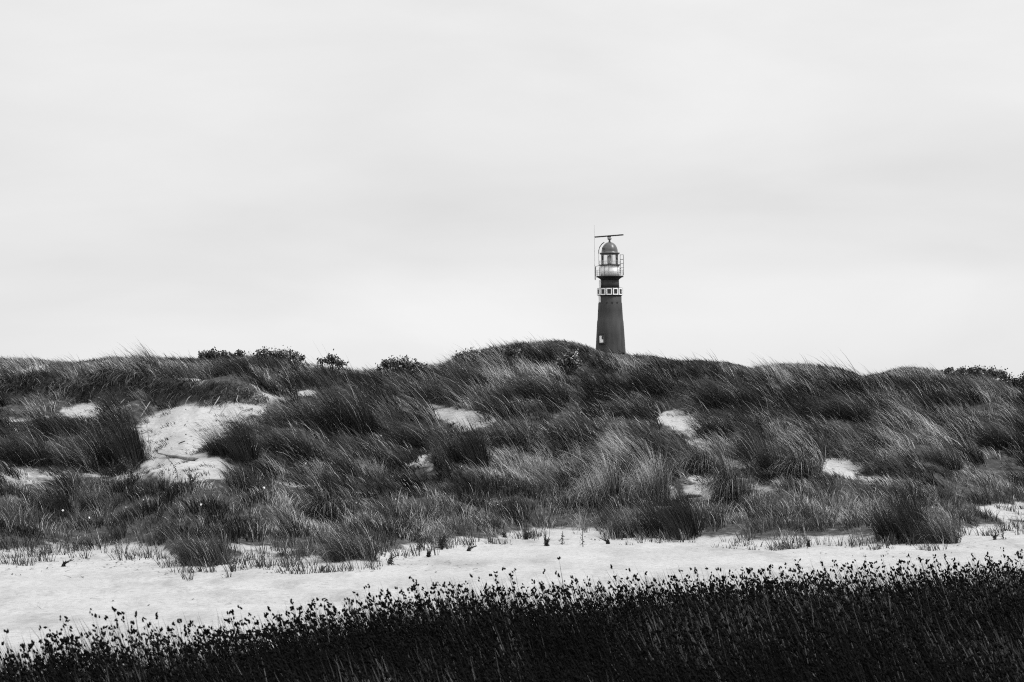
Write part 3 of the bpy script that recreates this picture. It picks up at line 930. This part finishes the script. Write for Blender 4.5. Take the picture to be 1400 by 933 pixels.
def glass_mat():
    m = bpy.data.materials.new('lantern_glass'); m.use_nodes = True; nt = m.node_tree
    nt.nodes.remove(nt.nodes['Principled BSDF'])
    t_ = nt.nodes.new('ShaderNodeBsdfTransparent'); t_.inputs[0].default_value = gray(.93)
    g = nt.nodes.new('ShaderNodeBsdfGlossy'); g.inputs['Roughness'].default_value = .05
    mx = nt.nodes.new('ShaderNodeMixShader'); fr = nt.nodes.new('ShaderNodeFresnel'); fr.inputs[0].default_value = 1.3
    nt.links.new(fr.outputs[0], mx.inputs[0]); nt.links.new(t_.outputs[0], mx.inputs[1]); nt.links.new(g.outputs[0], mx.inputs[2])
    nt.links.new(mx.outputs[0], nt.nodes['Material Output'].inputs['Surface'])
    return m


M_GLASS = glass_mat()
r = lambda pxw: pxw * PXM
# shaft profile (half widths in photo pixels)
shaft = lathe('tower_shaft', [(r(24.5), 0), (r(21.6), Zp(500)), (r(20.4), Zp(479)), (r(19.2), Zp(458)), (r(18.0), Zp(439)), (r(17.5), Zp(438)), (r(16.8), Zp(425)), (r(16.2), Zp(415)),
                              (r(15.7), Zp(413.6)), (r(15.7), Zp(405.0))], M_BRICK, lh)
band = lathe('window_band', [(r(15.8), Zp(404.9)), (r(16.9), Zp(403.5)), (r(17.0), Zp(395.5)), (r(17.4), Zp(395)), (r(17.4), Zp(394.2)), (r(12.9), Zp(393.6))], M_BRICK, lh)
lathe('upper_shaft', [(r(12.8), Zp(393.9)), (r(12.3), Zp(383.2))], M_BRICK, lh)
ws, wm = Zp(403.9), Zp(394.9)
wc = (ws + wm) / 2; hh = wm - ws
for k in range(-3, 4):
    a_ = R(-6.1 + 29.6 * k)
    # frame: four bars standing proud of the band
    bm = bmesh.new(); Rr = r(17.0); wd = r(7.6)
    rot = a_
    cpos = Vector((math.sin(a_) * Rr, -math.cos(a_) * Rr, wc))
    tk = r(1.25)
    box(bm, cpos, (tk, .22, hh), rot, (-(wd - tk) / 2, 0, 0)); box(bm, cpos, (tk, .22, hh), rot, ((wd - tk) / 2, 0, 0))
    box(bm, cpos, (wd - 2 * tk - .01, .22, tk), rot, (0, 0, (hh - tk) / 2)); box(bm, cpos, (wd - 2 * tk - .01, .22, tk), rot, (0, 0, -(hh - tk) / 2))
    fr = bm_obj('window', bm, M_WHITE, lh)
    bm = bmesh.new(); box(bm, cpos, (wd - 2 * tk - .01, .12, hh - 2 * tk - .01), rot, (0, 0, 0)); bm_obj('pane', bm, M_PANE, fr)
# small vents under the ledge
for k in (-5, 2.4, 9.3):
    a_ = math.asin(k / 16.2); bm = bmesh.new()
    box(bm, Vector((math.sin(a_) * r(16), -math.cos(a_) * r(16), Zp(414.4))), (.3, .25, .22), a_); bm_obj('vent', bm, M_DARK, lh)
# low window: dark surround, white reveal and dark pane
a_ = math.asin(-12.2 / 19.6)
zc_ = Zp(463.6); Rr = r(19.5)
cpos = Vector((math.sin(a_) * Rr, -math.cos(a_) * Rr, zc_))
Wd = r(8.6) / math.cos(a_) * .92; Hd = r(14); tk = r(1.6)
bm = bmesh.new()
box(bm, cpos, (tk * 1.3, .7, Hd), a_, (-(Wd - tk) / 2, 0, 0)); box(bm, cpos, (tk * .7, .7, Hd), a_, ((Wd - tk * .5) / 2, 0, 0))
box(bm, cpos, (Wd - 2.2 * tk, .7, tk * 1.6), a_, (0, 0, (Hd - tk * 1.6) / 2)); box(bm, cpos, (Wd - 2.2 * tk, .7, tk), a_, (0, 0, -(Hd - tk) / 2))
lw = bm_obj('lower_window', bm, M_DARK, lh)
bm = bmesh.new(); box(bm, cpos, (Wd - 2.25 * tk, .5, Hd - 2.7 * tk), a_, (.0, 0, -.3 * tk)); bm_obj('shutter', bm, M_WHITE, lw)
bm = bmesh.new(); box(bm, cpos, (r(2.4), .56, r(5.2)), a_, (Wd * .20, 0, r(1.6))); bm_obj('pane', bm, M_PANE, lw)
# gallery: corbel, floor
lathe('gallery', [(r(12.4), Zp(383.1)), (r(12.9), Zp(382.2)), (r(16.5), Zp(379.6)), (r(18.6), Zp(379.2)), (r(18.6), Zp(377.7)), (r(12.2), Zp(377.6))], M_DARK, lh)
# white service room with seams
sr = lathe('service_room', [(r(12.6), Zp(377.5)), (r(12.6), Zp(363.6))], M_PANEL, lh)
for k in range(12):
    a_ = R(-38 + 30 * k); bm = bmesh.new(); box(bm, Vector((math.sin(a_) * r(12.6), -math.cos(a_) * r(12.6), (Zp(377.4) + Zp(363.7)) / 2)), (.07, .1, Zp(363.7) - Zp(377.4)), a_)
    if k % 3 != 2: bm_obj('panel_seam', bm, M_GREY, sr)
    else: bm.free()
lathe('upper_gallery', [(r(12.7), Zp(363.5)), (r(15.2), Zp(363.2)), (r(15.2), Zp(362.2)), (r(12.0), Zp(362.1))], M_DARK, lh)


def rail(name, Rr, z0, z1, nposts, rails, rad, parent, panels=False, a0=0, a1=2 * PI):
    bm = bmesh.new()
    for k in range(nposts):
        a_ = a0 + (a1 - a0) * k / (nposts if a1 - a0 > 6.2 else nposts - 1)
        tube(bm, [(Rr * math.cos(a_), Rr * math.sin(a_), z0), (Rr * math.cos(a_), Rr * math.sin(a_), z1)], [rad, rad], 5)
    for z_ in rails:
        n = 48
        for k in range(n):
            b0 = a0 + (a1 - a0) * k / n; b1 = a0 + (a1 - a0) * (k + 1) / n
            tube(bm, [(Rr * math.cos(b0), Rr * math.sin(b0), z_), (Rr * math.cos(b1), Rr * math.sin(b1), z_)], [rad, rad], 4)
    return bm_obj(name, bm, M_RAIL, parent)


rail('gallery_railing', r(18.2), Zp(377.7), Zp(369.6), 18, [Zp(369.6), Zp(372.3), Zp(375)], .022, lh)
rail('lantern_railing', r(15.0), Zp(362.2), Zp(357), 16, [Zp(357), Zp(359.5)], .02, lh)
# left gallery cage against the sky
bm = bmesh.new()
for px_ in (-19.4, -14.5):
    tube(bm, [(r(px_), -.5, Zp(378)), (r(px_), -.5, Zp(364.5))], [.07, .07], 5)
tube(bm, [(r(-19.4), -.5, Zp(364.5)), (r(-14.5), -.5, Zp(363.4))], [.06, .06], 5)
tube(bm, [(r(-19.4), -.5, Zp(364.5)), (r(-19.8), -.5, Zp(366)), (r(-19.8), -.5, Zp(383))], [.06, .06, .06], 5)
bm_obj('gallery_bracket', bm, M_GREY, lh)
# lantern
lr = lathe('lantern_glazing', [(r(11.6), Zp(362.0)), (r(11.6), Zp(348.2))], M_GLASS, lh, 16, cap=False)
bm = bmesh.new()
for k in range(12):
    a_ = 2 * PI * (k + .35) / 12
    tube(bm, [(r(11.7) * math.cos(a_), r(11.7) * math.sin(a_), Zp(362)), (r(11.7) * math.cos(a_), r(11.7) * math.sin(a_), Zp(348))], [.045, .045], 4)
bm_obj('mullions', bm, M_RAIL, lr)
lathe('lens', [(r(2.0), Zp(362)), (r(3.6), Zp(360)), (r(4.0), Zp(356)), (r(3.9), Zp(353)), (r(2.8), Zp(350.6)), (r(1.4), Zp(349))], M_LENS, lh, 24)
# dome
dz0, dz1 = Zp(346), Zp(331)
prof = [(r(13.2), Zp(347.9)), (r(13.6), Zp(347.2)), (r(13.9), Zp(346.0)), (r(11.3), Zp(345.4))]
for k in range(1, 13):
    th = k / 12 * PI / 2
    prof.append((r(11.2) * math.cos(th) ** .92 if k < 12 else r(1.5), Zp(345.2) + (Zp(331.2) - Zp(345.2)) * math.sin(th)))
dome = lathe('dome', prof, M_DOME, lh, 40)
lathe('eave', [(r(11.7), Zp(348.1)), (r(13.1), Zp(348.0)), (r(13.1), Zp(346.9))], M_DARK, dome, 40)
bm = bmesh.new()
arc = [(-8.0 + .0, 331.8), (-11.5, 334.2), (-14.2, 338.2), (-15.6, 342.5), (-15.8, 347)]
tube(bm, [(r(x_ + .6), -.8, Zp(y_)) for x_, y_ in arc], [.09] * 5, 6)
tube(bm, [(r(-15.2), -.8, Zp(347)), (r(-15.2), -.8, Zp(362))], [.03, .03], 5)
bm_obj('curved_ladder_rail', bm, M_DARK, dome)
bm = bmesh.new(); box(bm, Vector((r(-9.7), -1.2, Zp(340.3))), (.3, .3, .34)); bm_obj('dome_vent', bm, M_DARK, dome)
# radar
lathe('radar_pedestal', [(r(1.5), Zp(331.4)), (r(1.2), Zp(328.6)), (r(2.9), Zp(327.2)), (r(3.0), Zp(326.2)), (r(1.0), Zp(325.2)), (r(.9), Zp(323.6))], M_GREY, lh, 16)
bm = bmesh.new(); box(bm, Vector((r(-.6), 0, Zp(322.8))), (r(39.5), .38, .26)); box(bm, Vector((r(-.6), .1, Zp(322.8) - .22)), (r(5), .3, .18))
bar = bm_obj('radar_scanner', bm, M_DARK, lh)
bar.matrix_local = Matrix.Translation((0, 0, Zp(322.8))) @ Matrix.Rotation(R(-4.1), 4, 'Y') @ Matrix.Translation((0, 0, -Zp(322.8)))
# ladder frame on the right
bm = bmesh.new()
for x_ in (14.2, 18.6):
    tube(bm, [(r(x_), -.6, Zp(377)), (r(x_), -.6, Zp(349))], [.06, .06], 5)
for y_ in (349, 355.4, 361, 366.8):
    tube(bm, [(r(14.2), -.6, Zp(y_)), (r(18.6), -.6, Zp(y_))], [.06, .06], 5)
box(bm, Vector((r(14.5), -.65, Zp(371))), (.2, .12, Zp(367) - Zp(375)))
bm_obj('ladder_frame', bm, M_GREY, lh)
bm = bmesh.new(); tube(bm, [(r(-20.6), -.4, Zp(383)), (r(-20.6), -.4, Zp(362))], [.05, .045], 5); tube(bm, [(r(-20.6), -.4, Zp(362)), (r(-20.8), -.4, Zp(308))], [.03, .015], 4)
bm_obj('whip_antenna', bm, M_GREY, lh)
bm = bmesh.new(); box(bm, Vector((r(-14.0), -1.0, (Zp(383.5) + Zp(394.3)) / 2)), (.40, .25, Zp(383.5) - Zp(394.3))); bm_obj('cable_trunking', bm, M_WHITE, lh)
bm = bmesh.new(); box(bm, Vector((r(-14.6), -1.1, (Zp(405) + Zp(413.8)) / 2)), (.42, .4, Zp(405) - Zp(413.8))); bm_obj('white_cabinet', bm, M_WHITE, lh)

# ------------------------------------------------------------------ sky and sun
SUN_EL, SUN_AZ = R(50), R(112)       # azimuth from +Y towards +X : high on the right, slightly behind the camera
w = bpy.data.worlds.new('World'); sc.world = w; w.use_nodes = True
nt = w.node_tree; N = nt.nodes.new; Lk = nt.links.new
bg = nt.nodes['Background']
st = N('ShaderNodeTexSky'); st.sky_type = 'NISHITA'; st.sun_disc = False; st.sun_elevation = SUN_EL; st.sun_rotation = SUN_AZ
bw = N('ShaderNodeRGBToBW'); Lk(st.outputs[0], bw.inputs[0])
tc = N('ShaderNodeTexCoord'); sep = N('ShaderNodeSeparateXYZ'); Lk(tc.outputs['Generated'], sep.inputs[0])
mp = N('ShaderNodeMapping'); mp.inputs['Scale'].default_value = (1.0, 1.0, 3.2); Lk(tc.outputs['Generated'], mp.inputs[0])
n1 = N('ShaderNodeTexNoise'); n1.inputs['Scale'].default_value = 5; n1.inputs['Detail'].default_value = 6; n1.inputs['Roughness'].default_value = .5; n1.inputs['Distortion'].default_value = .3
Lk(mp.outputs[0], n1.inputs['Vector'])
cr = N('ShaderNodeValToRGB'); cr.color_ramp.elements[0].position = .32; cr.color_ramp.elements[1].position = .68
cr.color_ramp.elements[0].color = gray(.915); cr.color_ramp.elements[1].color = gray(1.06); Lk(n1.outputs['Fac'], cr.inputs[0])
# broad cloud layers with height above the horizon
gr = N('ShaderNodeValToRGB'); Lk(sep.outputs['Z'], gr.inputs[0])
e = gr.color_ramp.elements
e[0].position = 0; e[0].color = gray(.42)
e[1].position = 1; e[1].color = gray(1.0)
for p_, c_ in ((.030, .425), (.046, .415), (.056, .388), (.080, .388), (.11, .412), (.16, .43), (.35, .54)):
    q_ = e.new(p_); q_.color = gray(c_)
m1 = N('ShaderNodeMixRGB'); m1.blend_type = 'MULTIPLY'; m1.inputs[0].default_value = 1; Lk(cr.outputs[0], m1.inputs[1]); Lk(gr.outputs[0], m1.inputs[2])
sc10 = N('ShaderNodeMixRGB'); sc10.blend_type = 'MULTIPLY'; sc10.inputs[0].default_value = 1; sc10.inputs[2].default_value = (10, 10, 10, 1); Lk(m1.outputs[0], sc10.inputs[1])
m2 = N('ShaderNodeMixRGB'); m2.inputs[0].default_value = .92; Lk(bw.outputs[0], m2.inputs[1]); Lk(sc10.outputs[0], m2.inputs[2])
Lk(m2.outputs[0], bg.inputs['Color']); bg.inputs['Strength'].default_value = .1
sl = bpy.data.lights.new('sun', 'SUN'); sl.energy = 1.5; sl.angle = R(11); sl.color = (1, 1, 1)
so = bpy.data.objects.new('sun', sl); COL.objects.link(so)
dirv = Vector((math.sin(SUN_AZ) * math.cos(SUN_EL), math.cos(SUN_AZ) * math.cos(SUN_EL), math.sin(SUN_EL)))
so.rotation_euler = dirv.to_track_quat('Z', 'Y').to_euler(); so.location = (0, 0, 60)

sc.view_settings.view_transform = 'Standard'; sc.view_settings.look = 'None'
sc.view_settings.exposure = 1.0; sc.view_settings.gamma = 1.0
sc.cycles.use_denoising = False
sc.cycles.filter_width = 1.1
sc.cycles.max_bounces = 5; sc.cycles.diffuse_bounces = 2; sc.cycles.transparent_max_bounces = 8
sc.cycles.use_light_tree = False
